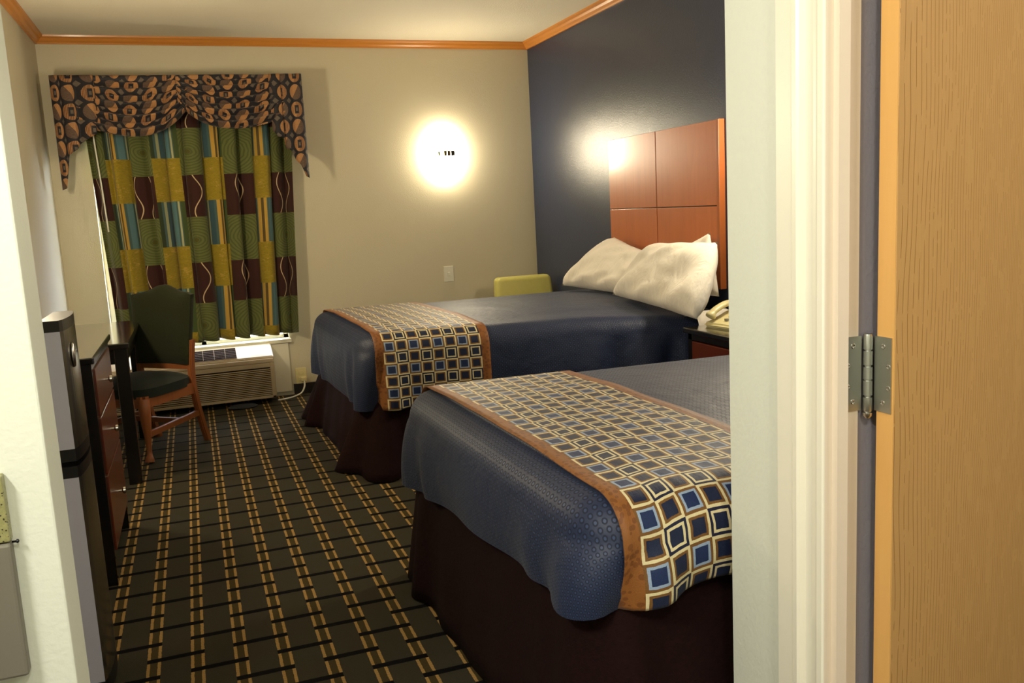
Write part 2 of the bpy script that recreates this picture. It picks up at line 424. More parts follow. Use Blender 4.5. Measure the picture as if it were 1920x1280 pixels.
struct(extr('trim_6', [(x, .27-(y-1.106)) for x, y in cas], 0, 2.06, TRIMW))
jb = [(.914, 1.125), (.914, 1.106), (.9275, 1.105), (.9275, 1.093), (.948, 1.093), (.948, 1.105), (.9775, 1.105), (.979, 1.107), (.979, 1.1095), (.97, 1.1095), (.97, 1.125)]
struct(extr('trim_7', jb, 0, 2.06, plain('beige_jamb_enamel', srgb(222, 206, 186), .35, var=.02)))
struct(B('trim_8', (.909, .979, .21, 1.17, 2.06, 2.12), TRIMW))
# ------------------------------------------------------------ bathroom door, hinge
DX, DY0, DY1 = 1.0, 1.053, 1.089
d1 = B('door_1', (DX+.0012, DX+.80, DY0, DY1, .012, 2.045), DOORM, bev=.001, seg=1); struct(d1)
B('door_edge', (DX, DX+.003, DY0+.0004, DY1-.0004, .012, 2.045), DEDGE, d1)
bm = bmesh.new()
for s_ in (DY0-.05, DY1+.012):
    lathe(bm, [(.025, 0), (.025, .006), (.01, .010), (.01, .035), (.026, .045), (.028, .06), (.02, .072), (.0, .074)][::1], Matrix.Translation((DX+.74, DY0 if s_ < 1.06 else DY1, .98)) @ Matrix.Rotation(PI/2 if s_ < 1.06 else -PI/2, 4, 'X'))
mk('door_knob', bm, STEEL, d1, True, 40)
HZ0, HZ1 = .900, 1.020
hg = empty('door_hinge', 'satin steel butt hinge joining the white jamb and the golden oak door', 'hinge', (.990, 1.098, HZ0))
def leaf(name, p0, p1, n):
    # plate from p0 (knuckle) to p1 (outer edge) with countersunk screws
    bm = bmesh.new(); p0, p1 = Vector(p0), Vector(p1); n = Vector(n); t = .0016
    a = [p0, p1, p1+n*t, p0+n*t]
    v = [[bm.verts.new((q.x, q.y, z)) for q in a] for z in (HZ0, HZ1)]
    for i in range(4): bm.faces.new((v[0][i], v[0][(i+1) % 4], v[1][(i+1) % 4], v[1][i]))
    bm.faces.new(v[0][::-1]); bm.faces.new(v[1]); bmesh.ops.recalc_face_normals(bm, faces=bm.faces)
    o = mk(name, bm, STEEL, hg)
    for k, (f, zz) in enumerate(((.52, .105), (.84, .074), (.84, .040), (.52, .015))):
        q = p0.lerp(p1, f)+n*t; sc = bmesh.new()
        M = Matrix.Translation((q.x, q.y, HZ0+zz)) @ n.to_track_quat('Z', 'Y').to_matrix().to_4x4()
        lathe(sc, [(.0042, 0), (.0042, .0006), (.0030, .0010), (.0014, .0002), (.0, .0002)], M, 14)
        s = mk('screw', sc, CHROME, o, True, 40)
    return o
leaf('hinge_leaf', (.982, 1.1045, 0), (.951, 1.1045, 0), (0, -1, 0))
leaf('hinge_leaf', (.9995, 1.092, 0), (.9995, 1.0565, 0), (-1, 0, 0))
bm = bmesh.new(); kx, ky = .9905, 1.098
lathe(bm, [(0.001, HZ0-.003), (.006, HZ0-.003), (.0072, HZ0), (.0072, HZ0+.021), (.0050, HZ0+.0216), (.0050, HZ0+.0239), (.0072, HZ0+.0245), (.0072, HZ0+.048), (.0056, HZ0+.0483), (.0056, HZ0+.0500), (.0072, HZ0+.0505), (.0072, HZ0+.070), (.0050, HZ0+.0706), (.0050, HZ0+.0729), (.0072, HZ0+.0735), (.0072, HZ0+.096), (.0050, HZ0+.0963), (.0050, HZ0+.0980), (.0072, HZ0+.0985), (.0072, HZ1), (.0066, HZ1+.003), (.001, HZ1+.004)], Matrix.Translation((kx, ky, 0)), 24)
mk('knuckle', bm, STEEL, hg, True, 40)
bm = bmesh.new(); lathe(bm, [(.001, -.014), (.005, -.013), (.0078, -.009), (.0078, -.004), (.005, -.003)], Matrix.Translation((kx, ky, HZ0)), 20); mk('pin_tip', bm, CHROME, hg, True, 40)

# ------------------------------------------------------------ beds
class Bed:
    def __init__(s, A, Bq, Cq, D, zt, zh, hem, L, Wd, seed, sagN=0, ear=.03, rise=0, rise2=0, drop=.04):
        s.A, s.B, s.C, s.D = map(Vector, (A, Bq, Cq, D)); s.zt, s.zh, s.hem, s.L, s.W, s.seed, s.sagN, s.ear, s.rise, s.rise2, s.drop = zt, zh, hem, L, Wd, seed, sagN, ear, rise, rise2, drop
        s.R = .085; s.rc = .12
    def q(s, x, y, z):
        u, v = x/s.L, y/s.W
        p = s.A*(1-u)*(1-v)+s.D*u*(1-v)+s.B*(1-u)*v+s.C*u*v
        lift = (s.zh-s.zt)*u*max(0, min(1, (z-.3)/.3))
        sag = -s.sagN*sstep(.55, 1, u)*sstep(.45, 0, v)*max(0, min(1, (z-.3)/.3))
        return Vector((p.x, p.y, z+lift+sag))
    def per(s, n_side=44, n_foot=24, n_arc=7):
        L, Wd, rc = s.L, s.W, s.rc; P = []
        for i in range(n_side): P.append((lerp(L, rc, i/n_side), Wd, 0, 1))
        for i in range(n_arc): a = PI/2+PI/2*i/n_arc; P.append((rc+rc*math.cos(a), Wd-rc+rc*math.sin(a), math.cos(a), math.sin(a)))
        for i in range(n_foot): P.append((0, lerp(Wd-rc, rc, i/n_foot), -1, 0))
        for i in range(n_arc): a = PI+PI/2*i/n_arc; P.append((rc+rc*math.cos(a), rc+rc*math.sin(a), math.cos(a), math.sin(a)))
        for i in range(n_side+1): P.append((lerp(rc, L, i/n_side), 0, 0, -1))
        return P, n_side, n_arc, n_foot
    def prof(s, x, y, nx, ny, t, off=0):
        # t in 0..1: 0-.25 rounding, .25-1 drop
        R = s.R
        if t < .25:
            a = t/.25*PI/2; o = -R+(R+off)*math.sin(a); z = s.zt-R+(R+off)*math.cos(a); w = 0
        else:
            w = (t-.25)/.75; hemz = s.hem+s.rise*(1-y/s.W)+s.rise2*sstep(0, .30, x)*sstep(.3, 0, y)+.012*nz(x, y, s.seed, 3.1)
            cn = max(0, 1-math.hypot(x, y)/.42); cf = max(0, 1-math.hypot(x, y-s.W)/.42)
            hemz -= s.drop*cn-.01*cf
            z = lerp(s.zt-R, hemz, w); o = off+.010*math.sin(PI*w*.85)-.010*w
            al = x*1.0+y*1.0
            o += (.004*math.sin(al*13+s.seed)+.016*nz(x, y, s.seed+5, 3.6))*w**.8
            ang = math.atan2(y-s.rc, x-s.rc)
            c2 = max(cn, cf)
            ds = (x-y) if cn > cf else (x-(s.W-y)); wf = w**.6; e = s.ear
            o += c2*e*.35*wf+1.9*e*wf*(.9*math.exp(-((ds+.02+.03*w)/.075)**2)-.95*math.exp(-((ds-.095+.03*w)/.022)**2)+.6*math.exp(-((ds-.15)/.04)**2)-.5*math.exp(-((ds+.17+.05*w)/.03)**2)+.4*math.exp(-((ds+.27)/.06)**2))
        bulge = .012*nz(x, y, s.seed+9, 2.3)
        return s.q(x+nx*o, y+ny*o, z+bulge*(1 if t >= .25 else t*4)*0+0)
    def spread(s, parent):
        bm = bmesh.new(); uvl = bm.loops.layers.uv.verify()
        P, ns, na, nf = s.per(); T = [i/6*.25 for i in range(6)]+[.25+.75*i/14 for i in range(15)]
        ring = [[bm.verts.new(s.prof(*p, t)) for t in T] for p in P]
        def uvof(p, t):
            dz = 0 if t < .25 else (t-.25)/.75*(s.zt-s.R-s.hem)
            dz += min(t/.25, 1)*s.R*1.571-s.R
            return (p[0]+p[2]*dz, p[1]+p[3]*dz)
        for i in range(len(P)-1):
            for j in range(len(T)-1):
                f = bm.faces.new((ring[i][j], ring[i+1][j], ring[i+1][j+1], ring[i][j+1]))
                for l, (a, b) in zip(f.loops, ((i, j), (i+1, j), (i+1, j+1), (i, j+1))): l[uvl].uv = uvof(P[a], T[b])
        # top: rows joining far and near ring points of equal index
        N = len(P); half = ns+na; M = nf
        rows = []; 
        foot = [ring[half+k][0] for k in range(nf+1)]
        prev = None; coords = []
        for i in range(half, -1, -1):
            a = P[i]; b = P[N-1-i]; row = []; rc_ = []
            for k in range(M+1):
                x = a[0]-a[2]*s.R; ya = a[1]-a[3]*s.R; yb = b[1]-b[3]*s.R; y = lerp(ya, yb, k/M)
                rc_.append((x, y))
                if i == half: row.append(foot[k])
                elif k == 0: row.append(ring[i][0])
                elif k == M: row.append(ring[N-1-i][0])
                else:
                    e = min(k, M-k)/M
                    z = s.zt+(.010*sstep(0, .3, e)+.007*nz(x, y, s.seed, 3.7)*sstep(0, .15, e))
                    row.append(bm.verts.new(s.q(x, y, z)))
            rows.append(row); coords.append(rc_)
        for r in range(len(rows)-1):
            for k in range(M):
                f = bm.faces.new((rows[r][k], rows[r+1][k], rows[r+1][k+1], rows[r][k+1]))
                for l, (a, b) in zip(f.loops, ((r, k), (r+1, k), (r+1, k+1), (r, k+1))): l[uvl].uv = coords[a][b]
        bmesh.ops.recalc_face_normals(bm, faces=bm.faces)
        o = mk('bedspread_cloth', bm, SPREAD, parent, True); o.modifiers.new('smooth', 'SUBSURF').levels = 1; o.modifiers['smooth'].render_levels = 1
        return o
    def runner(s, x0, x1, parent, off=.007, phase=0.0):
        bm = bmesh.new(); uvl = bm.loops.layers.uv.verify(); nx_ = 26
        tt = [1-.72*i/16 for i in range(16)]+[.25*(1-i/7) for i in range(7)]
        V = []; UV = []
        for i in range(nx_+1):
            x = lerp(x0, x1, i/nx_); row = []; d = 0; uvr = []; prev = None
            pts = [s.prof(x, 0, 0, -1, t, off) for t in tt]
            for k in range(0, 33):
                y = lerp(s.R, s.W-s.R, k/32); e = min(k, 32-k)/32
                pts.append(s.q(x, y, s.zt+off+(.010*sstep(0, .3, e)+.007*nz(x, y, s.seed, 3.7)*sstep(0, .15, e))+.0015))
            pts += [s.prof(x, s.W, 0, 1, t, off) for t in tt[::-1]]
            for p in pts:
                if prev is not None: d += (p-prev).length
                prev = p; row.append(bm.verts.new(p)); uvr.append((i/nx_, d+phase))
            V.append(row); UV.append(uvr)
        for i in range(nx_):
            for j in range(len(V[0])-1):
                f = bm.faces.new((V[i][j], V[i+1][j], V[i+1][j+1], V[i][j+1]))
                for l, (a, b) in zip(f.loops, ((i, j), (i+1, j), (i+1, j+1), (i, j+1))): l[uvl].uv = UV[a][b]
        bmesh.ops.recalc_face_normals(bm, faces=bm.faces)
        o = mk('patterned_band', bm, RUNNER, parent, True); solidify(o, .003, 0)
        o['label'] = 'band of blue and gold squares with brown borders'; return o
    def skirt(s, parent, flare=.05, cf=.05):
        s.cf = cf
        bm = bmesh.new(); P, ns, na, nf = s.per(90, 60, 10); T = [i/10 for i in range(11)]
        ring = []
        for i, p in enumerate(P):
            row = []; ph = i*.62
            c = max(0, 1-math.hypot(p[0], p[1])/.3)+max(0, 1-math.hypot(p[0], p[1]-s.W)/.3)
            for t in T:
                o = -.035+flare*t+(.004*math.sin(ph*.8+s.seed)+.020*nz(p[0], p[1], s.seed, 4))*(t+.15)+c*(s.cf*t)*(.8+.6*math.sin(ph*1.1))
                row.append(bm.verts.new(s.q(p[0]+p[2]*o, p[1]+p[3]*o, lerp(s.hem+s.rise+s.rise2+.06, .006, t))))
            ring.append(row)
        for i in range(len(P)-1):
            for j in range(len(T)-1): bm.faces.new((ring[i][j], ring[i+1][j], ring[i+1][j+1], ring[i][j+1]))
        bmesh.ops.recalc_face_normals(bm, faces=bm.faces)
        o = mk('bed_skirt', bm, SKIRT, parent, True); solidify(o, .003, 0); return o
    def mattress(s, parent):
        for nm, za, zb, mt, ins in (('box_spring', .16, .40, SKIRT, .09), ('mattress', .40, s.zt-.02, LINEN, .05)):
            bm = bmesh.new()
            v = [[bm.verts.new(s.q(x, y, z)) for x, y in ((ins, ins), (s.L-.01, ins), (s.L-.01, s.W-ins), (ins, s.W-ins))] for z in (za, zb)]
            for i in range(4): bm.faces.new((v[0][i], v[0][(i+1) % 4], v[1][(i+1) % 4], v[1][i]))
            bm.faces.new(v[0][::-1]); bm.faces.new(v[1]); bmesh.ops.recalc_face_normals(bm, faces=bm.faces)
            bmesh.ops.bevel(bm, geom=list(bm.edges), offset=.03, segments=3, affect='EDGES')
            mk(nm, bm, mt, parent, True, 50)
        for x in (.2, s.L-.2):
            for y in (.2, s.W-.2):
                p = s.q(x, y, 0); B('leg', (p.x-.03, p.x+.03, p.y-.03, p.y+.03, 0, .17), BLACKW, parent)
HX = 2.44
bed1 = Bed((.70, 4.10), (.650, 5.46), (HX, 5.10), (HX, 3.645), .68, .715, .30, 1.75, 1.38, 1, sagN=.04, rise=.03, drop=.02)
bed2 = Bed((.655, 1.455), (.612, 2.86), (HX, 2.76), (HX, 1.435), .67, .675, .345, 1.80, 1.33, 7, sagN=0, ear=.024, rise=.100, rise2=.045, drop=-.01)
for bd, lb, x0, x1, fl, ph in ((bed1, 'far', .07, .60, .07, .0), (bed2, 'near', .07, .565, .05, .02)):
    c = bd.q(bd.L/2, bd.W/2, 0)
    w = {'far': ('far bed under the white pillows, dark brown skirt to the carpet', 'dark navy bedspread with checked band on the far pillowed bed'),
         'near': ('nearest bed cut off by the hall wall, dark brown skirt to the carpet', 'navy satin bedspread with checked band on the nearest bed')}[lb]
    e = empty('bed', w[0], 'bed', (c.x, c.y, 0), group='two hotel beds')
    bd.mattress(e); bd.skirt(e, fl, .13 if lb == 'far' else .05)
    e2 = empty('bedspread', w[1], 'bedspread', (c.x, c.y, bd.hem), group='navy bedspreads')
    bd.spread(e2); bd.runner(x0, x1, e2, phase=ph)
# white sheet edge hanging out under the pillows on the far bed
bm = bmesh.new()
def shf(u, v):
    a = lerp(-.35, 1.15, v)*PI
    return Vector((lerp(2.25, 2.45, u), 3.64-.085*math.sin(a)*.9+.05, .635+.075*math.cos(a)*1.0-.01))
grid(bm, 8, 14, shf)
mk('sheet_edge', bm, LINEN, [o for o in COL.objects if o.name == 'bed'][0], True)['label'] = 'white sheet edge below the pillows'

# pillows: four corner points mapped on a puffed cushion
def pillow(name, label, TL, TR, BR, BL, th, seed, inward, bl=.0, br=.0):
    TL, TR, BR, BL = map(Vector, (TL, TR, BR, BL)); n = (TR-TL).cross(BL-TL).normalized()
    if n.dot(Vector(inward)) < 0: n = -n
    bm = bmesh.new(); N = 26
    def pt(u, v, side):
        a, b = u*2-1, v*2-1
        pin = 1-.055*(1-abs(a)**2)*0
        au = u+.030*math.sin(PI*v)*(-a)*-1*-1; bv = v+.030*math.sin(PI*u)*(-b)
        au = u+(bl if a < 0 else br)*a*abs(a)*(1-b*b); bv = v-.014*b*abs(b)*(1-a*a)+.010*nz(a*2.2, b, seed+7)
        p = TL*(1-au)*(1-bv)+TR*au*(1-bv)+BR*au*bv+BL*(1-au)*bv
        h = ((1-a**4)*(1-b**4))**.55
        h *= 1+.13*nz(a*1.5, b*1.5, seed)+.10*nz(a*3, b*3, seed+3)
        wr = .014*math.sin((a*6+b*3)*1.6+seed)*sstep(.3, .95, max(abs(a), abs(b)))*(1-max(abs(a), abs(b)))*4
        return p+n*(side*(th/2*h+(wr if side > 0 else 0)))
    F_ = [[bm.verts.new(pt(i/N, j/N, 1)) for j in range(N+1)] for i in range(N+1)]
    K = [[F_[i][j] if i in (0, N) or j in (0, N) else bm.verts.new(pt(i/N, j/N, -1)) for j in range(N+1)] for i in range(N+1)]
    for G in (F_, K):
        for i in range(N):
            for j in range(N): bm.faces.new((G[i][j], G[i+1][j], G[i+1][j+1], G[i][j+1]))
    bmesh.ops.recalc_face_normals(bm, faces=bm.faces)
    o = mk(name, bm, LINEN, None, True); return tag(o, label, 'pillow', 'white pillows on the far bed')
pillow('pillow', 'white pillow farther along the headboard, half behind its neighbour', (2.40, 4.78, 1.035), (2.39, 4.22, .935), (2.25, 4.22, .735), (2.17, 5.08, .745), .15, 1, (-1, 0, .3), bl=.09)
pillow('pillow', 'plump white pillow in front, nearest the nightstand', (2.31, 4.13, 1.015), (2.33, 3.57, 1.035), (2.13, 3.44, .70), (2.15, 4.33, .745), .16, 5, (-1, 0, .3), bl=.03, br=.04)
pillow('pillow', 'white pillow hidden behind, only its top corner peeking out', (2.43, 4.2, .95), (2.42, 3.775, 1.072), (2.42, 3.70, .76), (2.43, 4.3, .74), .06, 8, (-1, 0, .3))

# headboard
hb = empty('headboard', 'reddish cherry headboard of four panels on the navy wall', 'headboard', (XR-.02, 4.385, .79))
B('back_board', (XR-.022, XR-.001, 3.79, 4.985, .795, 1.615), BLACKW, hb)
def rb(name, y0, y1, z0, z1, mat, x0, x1, bev=.0015):
    return B(name, (x0, x1, y0, y1, z0, z1), mat, hb, bev=bev)
for y0, y1 in ((3.803, 4.402), (4.408, 4.99)):
    for z0, z1 in ((.79, 1.199), (1.204, 1.62)): rb('panel', y0, y1, z0, z1, HEADW, XR-.034, XR-.022)
rb('edge_strip', 3.778, 3.802, .785, 1.622, wood('headboard_edge_oak', srgb(140, 74, 34), srgb(164, 92, 44), .3, .2), XR-.036, XR-.001)

# ------------------------------------------------------------ nightstand + phone
ns = empty('nightstand', 'black nightstand with cherry drawer between the two beds', 'nightstand', (2.33, 3.30, 0))
NX0, NY0, NY1, NZ = 2.165, 2.98, 3.575, .645
B('top', (NX0-.02, XR-.012, NY0-.02, NY1+.02, NZ-.025, NZ), TOPW, ns, bev=.006, seg=3)
bm = bmesh.new(); box(bm, NX0, XR-.015, NY0, NY0+.03, .04, NZ-.025); box(bm, NX0, XR-.015, NY1-.03, NY1, .04, NZ-.025); box(bm, NX0+.02, XR-.015, NY0+.03, NY1-.03, .06, .09); box(bm, XR-.03, XR-.015, NY0, NY1, .06, NZ-.03); box(bm, NX0, NX0+.02, NY0, NY1, NZ-.055, NZ-.025)
mk('body', bm, BLACKW, ns)
for z0, z1 in ((.46, .585), (.30, .45), (.10, .29)):
    d = B('drawer', (NX0-.004, NX0+.016, NY0+.035, NY1-.035, z0, z1), CHERRY, ns, bev=.004)
    bm = bmesh.new(); lathe(bm, [(.005, 0), (.005, .012), (.012, .018), (.010, .026), (0.001, .028)], Matrix.Translation((NX0-.004, (NY0+NY1)/2, (z0+z1)/2)) @ Matrix.Rotation(-PI/2, 4, 'Y'), 14)
    k = mk('knob', bm, CHROME, ns, True, 50); k.parent = d; k.matrix_parent_inverse = Matrix.Identity(4)
    d_loc = ns.location; k.matrix_parent_inverse = Matrix.Identity(4)
ph = empty('telephone', 'cream desk telephone on the nightstand', 'telephone', (2.33, 3.46, NZ))
bm = bmesh.new()
prof = [(-.11, 0), (.10, 0), (.10, .075), (.02, .06), (-.06, .03), (-.11, .018)]
PM = Matrix.Translation((2.36, 3.47, NZ+.001)) @ Matrix.Rotation(math.radians(8), 4, 'Z')
a = [bm.verts.new(PM @ Vector((x, -.10, z))) for x, z in prof]; b = [bm.verts.new(PM @ Vector((x, .10, z))) for x, z in prof]
for i in range(len(a)): bm.faces.new((a[i], a[(i+1) % 6], b[(i+1) % 6], b[i]))
bm.faces.new(a[::-1]); bm.faces.new(b); bmesh.ops.recalc_face_normals(bm, faces=bm.faces); bmesh.ops.bevel(bm, geom=list(bm.edges), offset=.008, segments=3, affect='EDGES')
mk('phone_base', bm, IVORY, ph, True, 50)
bm = bmesh.new(); tube(bm, smoothpts([(-.10, .065, .045), (-.075, .066, .072), (0, .066, .100), (.075, .066, .098), (.105, .065, .078)]), [(.022, .022)]*1+[(.024, .026)]*3+[(.014, .022)]*17+[(.024, .026)]*3+[(.02, .022)], 12)
for v in bm.verts: v.co = PM @ v.co
mk('handset', bm, IVORY, ph, True)
bm = bmesh.new()
for i in range(4):
    for j in range(3):
        x = -.06+i*.026; z = .03+.030*(x+.06)/.08; box(bm, x-.008, x+.008, -.075+j*.03, -.055+j*.03, z+.001, z+.010)
for v in bm.verts: v.co = PM @ v.co
mk('keypad', bm, plain('grey_keys', srgb(150, 146, 130), .5), ph)

# ------------------------------------------------------------ wall sconces
def sconce(loc, face, label, code=False, shade=SHADE):
    # face: unit vector out of the wall
    e = empty('wall_sconce', label, 'wall lamp', loc); L = Vector(loc); f = Vector(face); s = Vector((-f.y, f.x, 0)); e['_world'] = 1
    bm = bmesh.new()
    def pf(u, v):
        a = lerp(-PI/2, PI/2, u); zz = lerp(-1, 1, v); w = math.sqrt(max(0, 1-zz*zz*.72))
        return L+s*(.120*w*math.sin(a))+f*(.012+.085*w*math.cos(a))+Vector((0, 0, .155*zz))
    grid(bm, 24, 20, pf); 
    bm.verts.ensure_lookup_table()
    for kk in (0, 19): bm.faces.new([bm.verts[i*20+kk] for i in range(24)])
    bmesh.ops.recalc_face_normals(bm, faces=bm.faces)
    mk('lamp_shade', bm, shade, e, True, 60)
    bm = bmesh.new(); M = Matrix((( s.x, f.x, 0, L.x), (s.y, f.y, 0, L.y), (0, 0, 1, L.z), (0, 0, 0, 1)))
    box(bm, -.07, .07, 0, .013, -.10, .10, bev=.003)
    for v in bm.verts: v.co = M @ v.co
    mk('back_plate', bm, CHROME, e)
    if code:
        for x0, x1, z0, z1, c in ((-.064, -.052, -.016, .012, (120, 130, 60)), (-.021, -.002, -.018, .018, (90, 80, 24)), (.004, .026, -.018, .018, (76, 60, 24)), (.032, .058, -.018, .018, (40, 38, 28))):
            bm = bmesh.new(); box(bm, x0, x1, .090, .104, z0, z1)
            for v in bm.verts: v.co = M @ v.co
            mk('label_bar', bm, plain('label_ink', srgb(*c), .9), e)
    return e
sconce((1.815, YB, 1.655), (0, -1, 0), 'glowing white wall sconce on the cream wall right of the window', True)
sconce((XL, 4.35, 1.62), (1, 0, 0), 'glowing sconce on the left wall above the dresser, hidden behind the partition', shade=SHADE2)
sconce((XR, 3.30, 1.62), (-1, 0, 0), 'glowing sconce on the navy wall above the nightstand, hidden behind the hall wall', shade=SHADE3)

# vanity light housing on the hall's left wall
hl = empty('ceiling_light', 'flat white ceiling light in the hall behind the viewer', 'ceiling light', (.25, -.55, 2.42))
B('fixture', (.10, .40, -.70, -.40, 2.405, 2.45), WHITEP, hl, bev=.01)
bl = empty('ceiling_light', 'flat white ceiling light inside the bathroom behind the door', 'ceiling light', (1.75, .1, 2.42))
B('fixture', (1.59, 1.91, -.06, .26, 2.405, 2.45), WHITEP, bl, bev=.01)
vl = empty('vanity_light_bar', 'white light bar high on the hall wall over the vanity', 'light', (-.895, .45, 1.98))
B('housing', (-.90, -.83, .15, .75, 1.93, 2.03), TRIMW, vl, bev=.01)

# ------------------------------------------------------------ curtain + valance
ct = empty('curtain', 'block-patterned green, brown and teal curtain over the window', 'curtain', (.05, YB-.1, .45))
def curt(u, v):
    z = lerp(2.12, .455, v)
    xl = lerp(-.555, -.500, sstep(0, 1, v)); xr = lerp(.735, .655, v)
    x = lerp(xl, xr, u)
    amp = .032+.014*v
    y = YB-.085+amp*(.7*math.sin(u*2*PI*11.5+.6*math.sin(3*v)+1.2*math.sin(u*7))+.5*math.sin(u*2*PI*5.3+1.1+.8*v)) + .008*nz(u*9, v*3)
    x += .020*math.sin(u*2*PI*11.5+1.4+.6*math.sin(3*v))*min(1, 6*min(u, 1-u))
    if v > .97: z += .006*math.sin(u*70)
    return Vector((x, y, z))
bm = bmesh.new(); grid(bm, 300, 40, curt, lambda u, v: (lerp(-.545, .70, u), lerp(2.12, .455, v)))
c_ = mk('curtain_panel', bm, CURTAIN, ct, True); solidify(c_, .002, 0)
bm = bmesh.new(); tube(bm, [(-.60, YB-.085, 2.125), (.76, YB-.085, 2.125)], .009, 10); mk('curtain_rod', bm, WHITEP, ct, True)
bm = bmesh.new(); tube(bm, smoothpts([(-.505, YB-.135, 2.05), (-.50, YB-.135, 1.8), (-.487, YB-.135, 1.5), (-.478, YB-.135, 1.22)]), .005, 8); mk('draw_wand', bm, WHITEP, ct, True)

va = empty('window_valance', 'navy and tan circle-print swag valance above the curtain', 'valance', (.05, YB-.1, 1.9))
VY = YB-.20; VT = 2.170
bm = bmesh.new(); box(bm, -.665, .765, VY+.012, YB-.001, VT-.012, VT); mk('valance_board', bm, BLACKW, va)
def topz(x): return VT+.008+.012*(x+.665)/1.43
# flat top band behind swags
bm = bmesh.new()
grid(bm, 60, 8, lambda u, v: Vector((lerp(-.675, .775, u), VY+.008+.004*math.sin(u*60), lerp(topz(lerp(-.675, .775, u)), 2.04, v))), lambda u, v: (u*1.45, v*.14))
mk('valance_band', bm, VALANCE, va, True)
def swag(x0, x1, zb, e0, e1, seed, y0):
    bm = bmesh.new(); nf = 9
    def fn(u, v):
        x = lerp(x0, x1, u); bow = (max(0, 4*u*(1-u)))**.8
        end = lerp(e0, e1, u); dep = lerp(end, VT-zb, bow)
        z = topz(x)-dep*v-.004
        env = (.35+.65*bow)
        ph = v*nf*PI+.5*math.sin(u*5+seed)
        y = VY-y0-.006-.046*env*v**.35*(1-abs(math.sin(ph/2)))**.8-.015*bow*v
        z += .006*math.cos(ph*2)*env
        return Vector((x, y, z))
    grid(bm, 60, 70, fn, lambda u, v: (u*(x1-x0)*1.02+seed+.06*math.sin(u*PI)*v, v*.58+.05*math.cos(u*PI*2)+.25*(u-.5)**2))
    o = mk('swag', bm, VALANCE, va, True); solidify(o, .003, 0)
swag(-.60, .10, 1.795, .26, .16, 1.7, .005)
swag(.02, .70, 1.825, .16, .26, 4.1, .015)
def jabot(tab, seed, yoff):
    # tab: list of (x, zbottom) from outer to inner edge
    bm = bmesh.new(); n = len(tab)-1
    def fn(u, v):
        f = u*n; i = min(int(f), n-1); t = f-i; x = lerp(tab[i][0], tab[i+1][0], t); zb = lerp(tab[i][1], tab[i+1][1], t)
        y = VY-yoff-.022*abs(math.sin(u*PI*3.0+.25))*(.5+.5*v)
        return Vector((x, y, lerp(topz(x), zb, v)))
    grid(bm, 48, 24, fn, lambda u, v: (seed+u*abs(tab[-1][0]-tab[0][0])*1.25, (fn(u, v).z)))
    o = mk('jabot', bm, VALANCE, va, True); solidify(o, .003, 0)
jabot([(-.70, 1.49), (-.672, 1.50), (-.655, 1.60), (-.640, 1.70), (-.585, 1.735), (-.572, 1.765), (-.515, 1.80), (-.47, 1.825), (-.455, 1.93)], .02, .030)
jabot([(.805, 1.51), (.782, 1.52), (.755, 1.60), (.725, 1.63), (.700, 1.695), (.668, 1.705), (.660, 1.775), (.620, 1.785), (.592, 1.83)], .33, .032)
# side returns
for xs, zb in ((-.690, 1.60), (.790, 1.60)):
    bm = bmesh.new(); grid(bm, 10, 12, lambda u, v: Vector((xs+.006*math.sin(u*9), lerp(VY-.03, YB-.003, u), lerp(topz(xs), lerp(zb, 1.72, u), v))), lambda u, v: (u*.2, v*.5)); mk('side_return', bm, VALANCE, va, True)

# ------------------------------------------------------------ air conditioner
ac = empty('air_conditioner', 'beige through-wall air conditioner under the window', 'air conditioner', (-.06, 6.25, .03))
AX0, AX1, AY, AZ0, AZ1 = -.60, .463, 6.15, .032, .312
bm = bmesh.new()
pr_ = [(AY, AZ0), (AY, AZ1), (AY+.004, AZ1+.012), (YB-.022, AZ1+.082), (YB-.022, AZ0)]
a = [bm.verts.new((AX0, y, z)) for y, z in pr_]; b = [bm.verts.new((AX1, y, z)) for y, z in pr_]
for i in range(5): bm.faces.new((a[i], b[i], b[(i+1) % 5], a[(i+1) % 5]))
bm.faces.new(a[::-1]); bm.faces.new(b); bmesh.ops.recalc_face_normals(bm, faces=bm.faces); bmesh.ops.bevel(bm, geom=list(bm.edges), offset=.006, segments=2, affect='EDGES')
mk('casing', bm, BEIGEP, ac)
bm = bmesh.new(); box(bm, AX0+.004, AX1-.004, AY-.012, AY+.002, AZ1-.030, AZ1-.002, bev=.004)
n = 15
for i in range(n):
    z = AZ0+.030+i*(AZ1-.075-AZ0-.030)/(n-1)
    v = [bm.verts.new(p) for p in ((AX0+.03, AY-.001, z-.0030), (AX1-.03, AY-.003, z-.0030), (AX1-.03, AY-.0125, z-.002), (AX0+.03, AY-.0125, z-.002), (AX0+.03, AY-.003, z+.0036), (AX1-.03, AY-.003, z+.0036))]
    bm.faces.new((v[0], v[1], v[2], v[3])); bm.faces.new((v[3], v[2], v[5], v[4])); bm.faces.new((v[0], v[3], v[4])); bm.faces.new((v[1], v[5], v[2]))
box(bm, AX0+.004, AX0+.03, AY-.012, AY, AZ0+.004, AZ1-.03, bev=.003); box(bm, AX1-.03, AX1-.004, AY-.012, AY, AZ0+.004, AZ1-.03, bev=.003)
box(bm, AX0+.004, AX1-.004, AY-.012, AY, AZ0+.004, AZ0+.022, bev=.003); box(bm, AX0+.03, AX1-.03, AY-.012, AY, AZ1-.062, AZ1-.032, bev=.002)
mk('front_grille', bm, BEIGEP, ac)
B('grille_back', (AX0+.03, AX1-.03, AY-.003, AY-.0012, AZ0+.02, AZ1-.062), plain('dark_louvre_gap', srgb(26, 20, 14), .7), ac)
bm = bmesh.new()
sl = Vector((0, YB-.022-AY-.004, .070)); sl_n = Vector((0, -sl.z, sl.y)).normalized(); P0 = Vector((0, AY+.004, AZ1+.012))
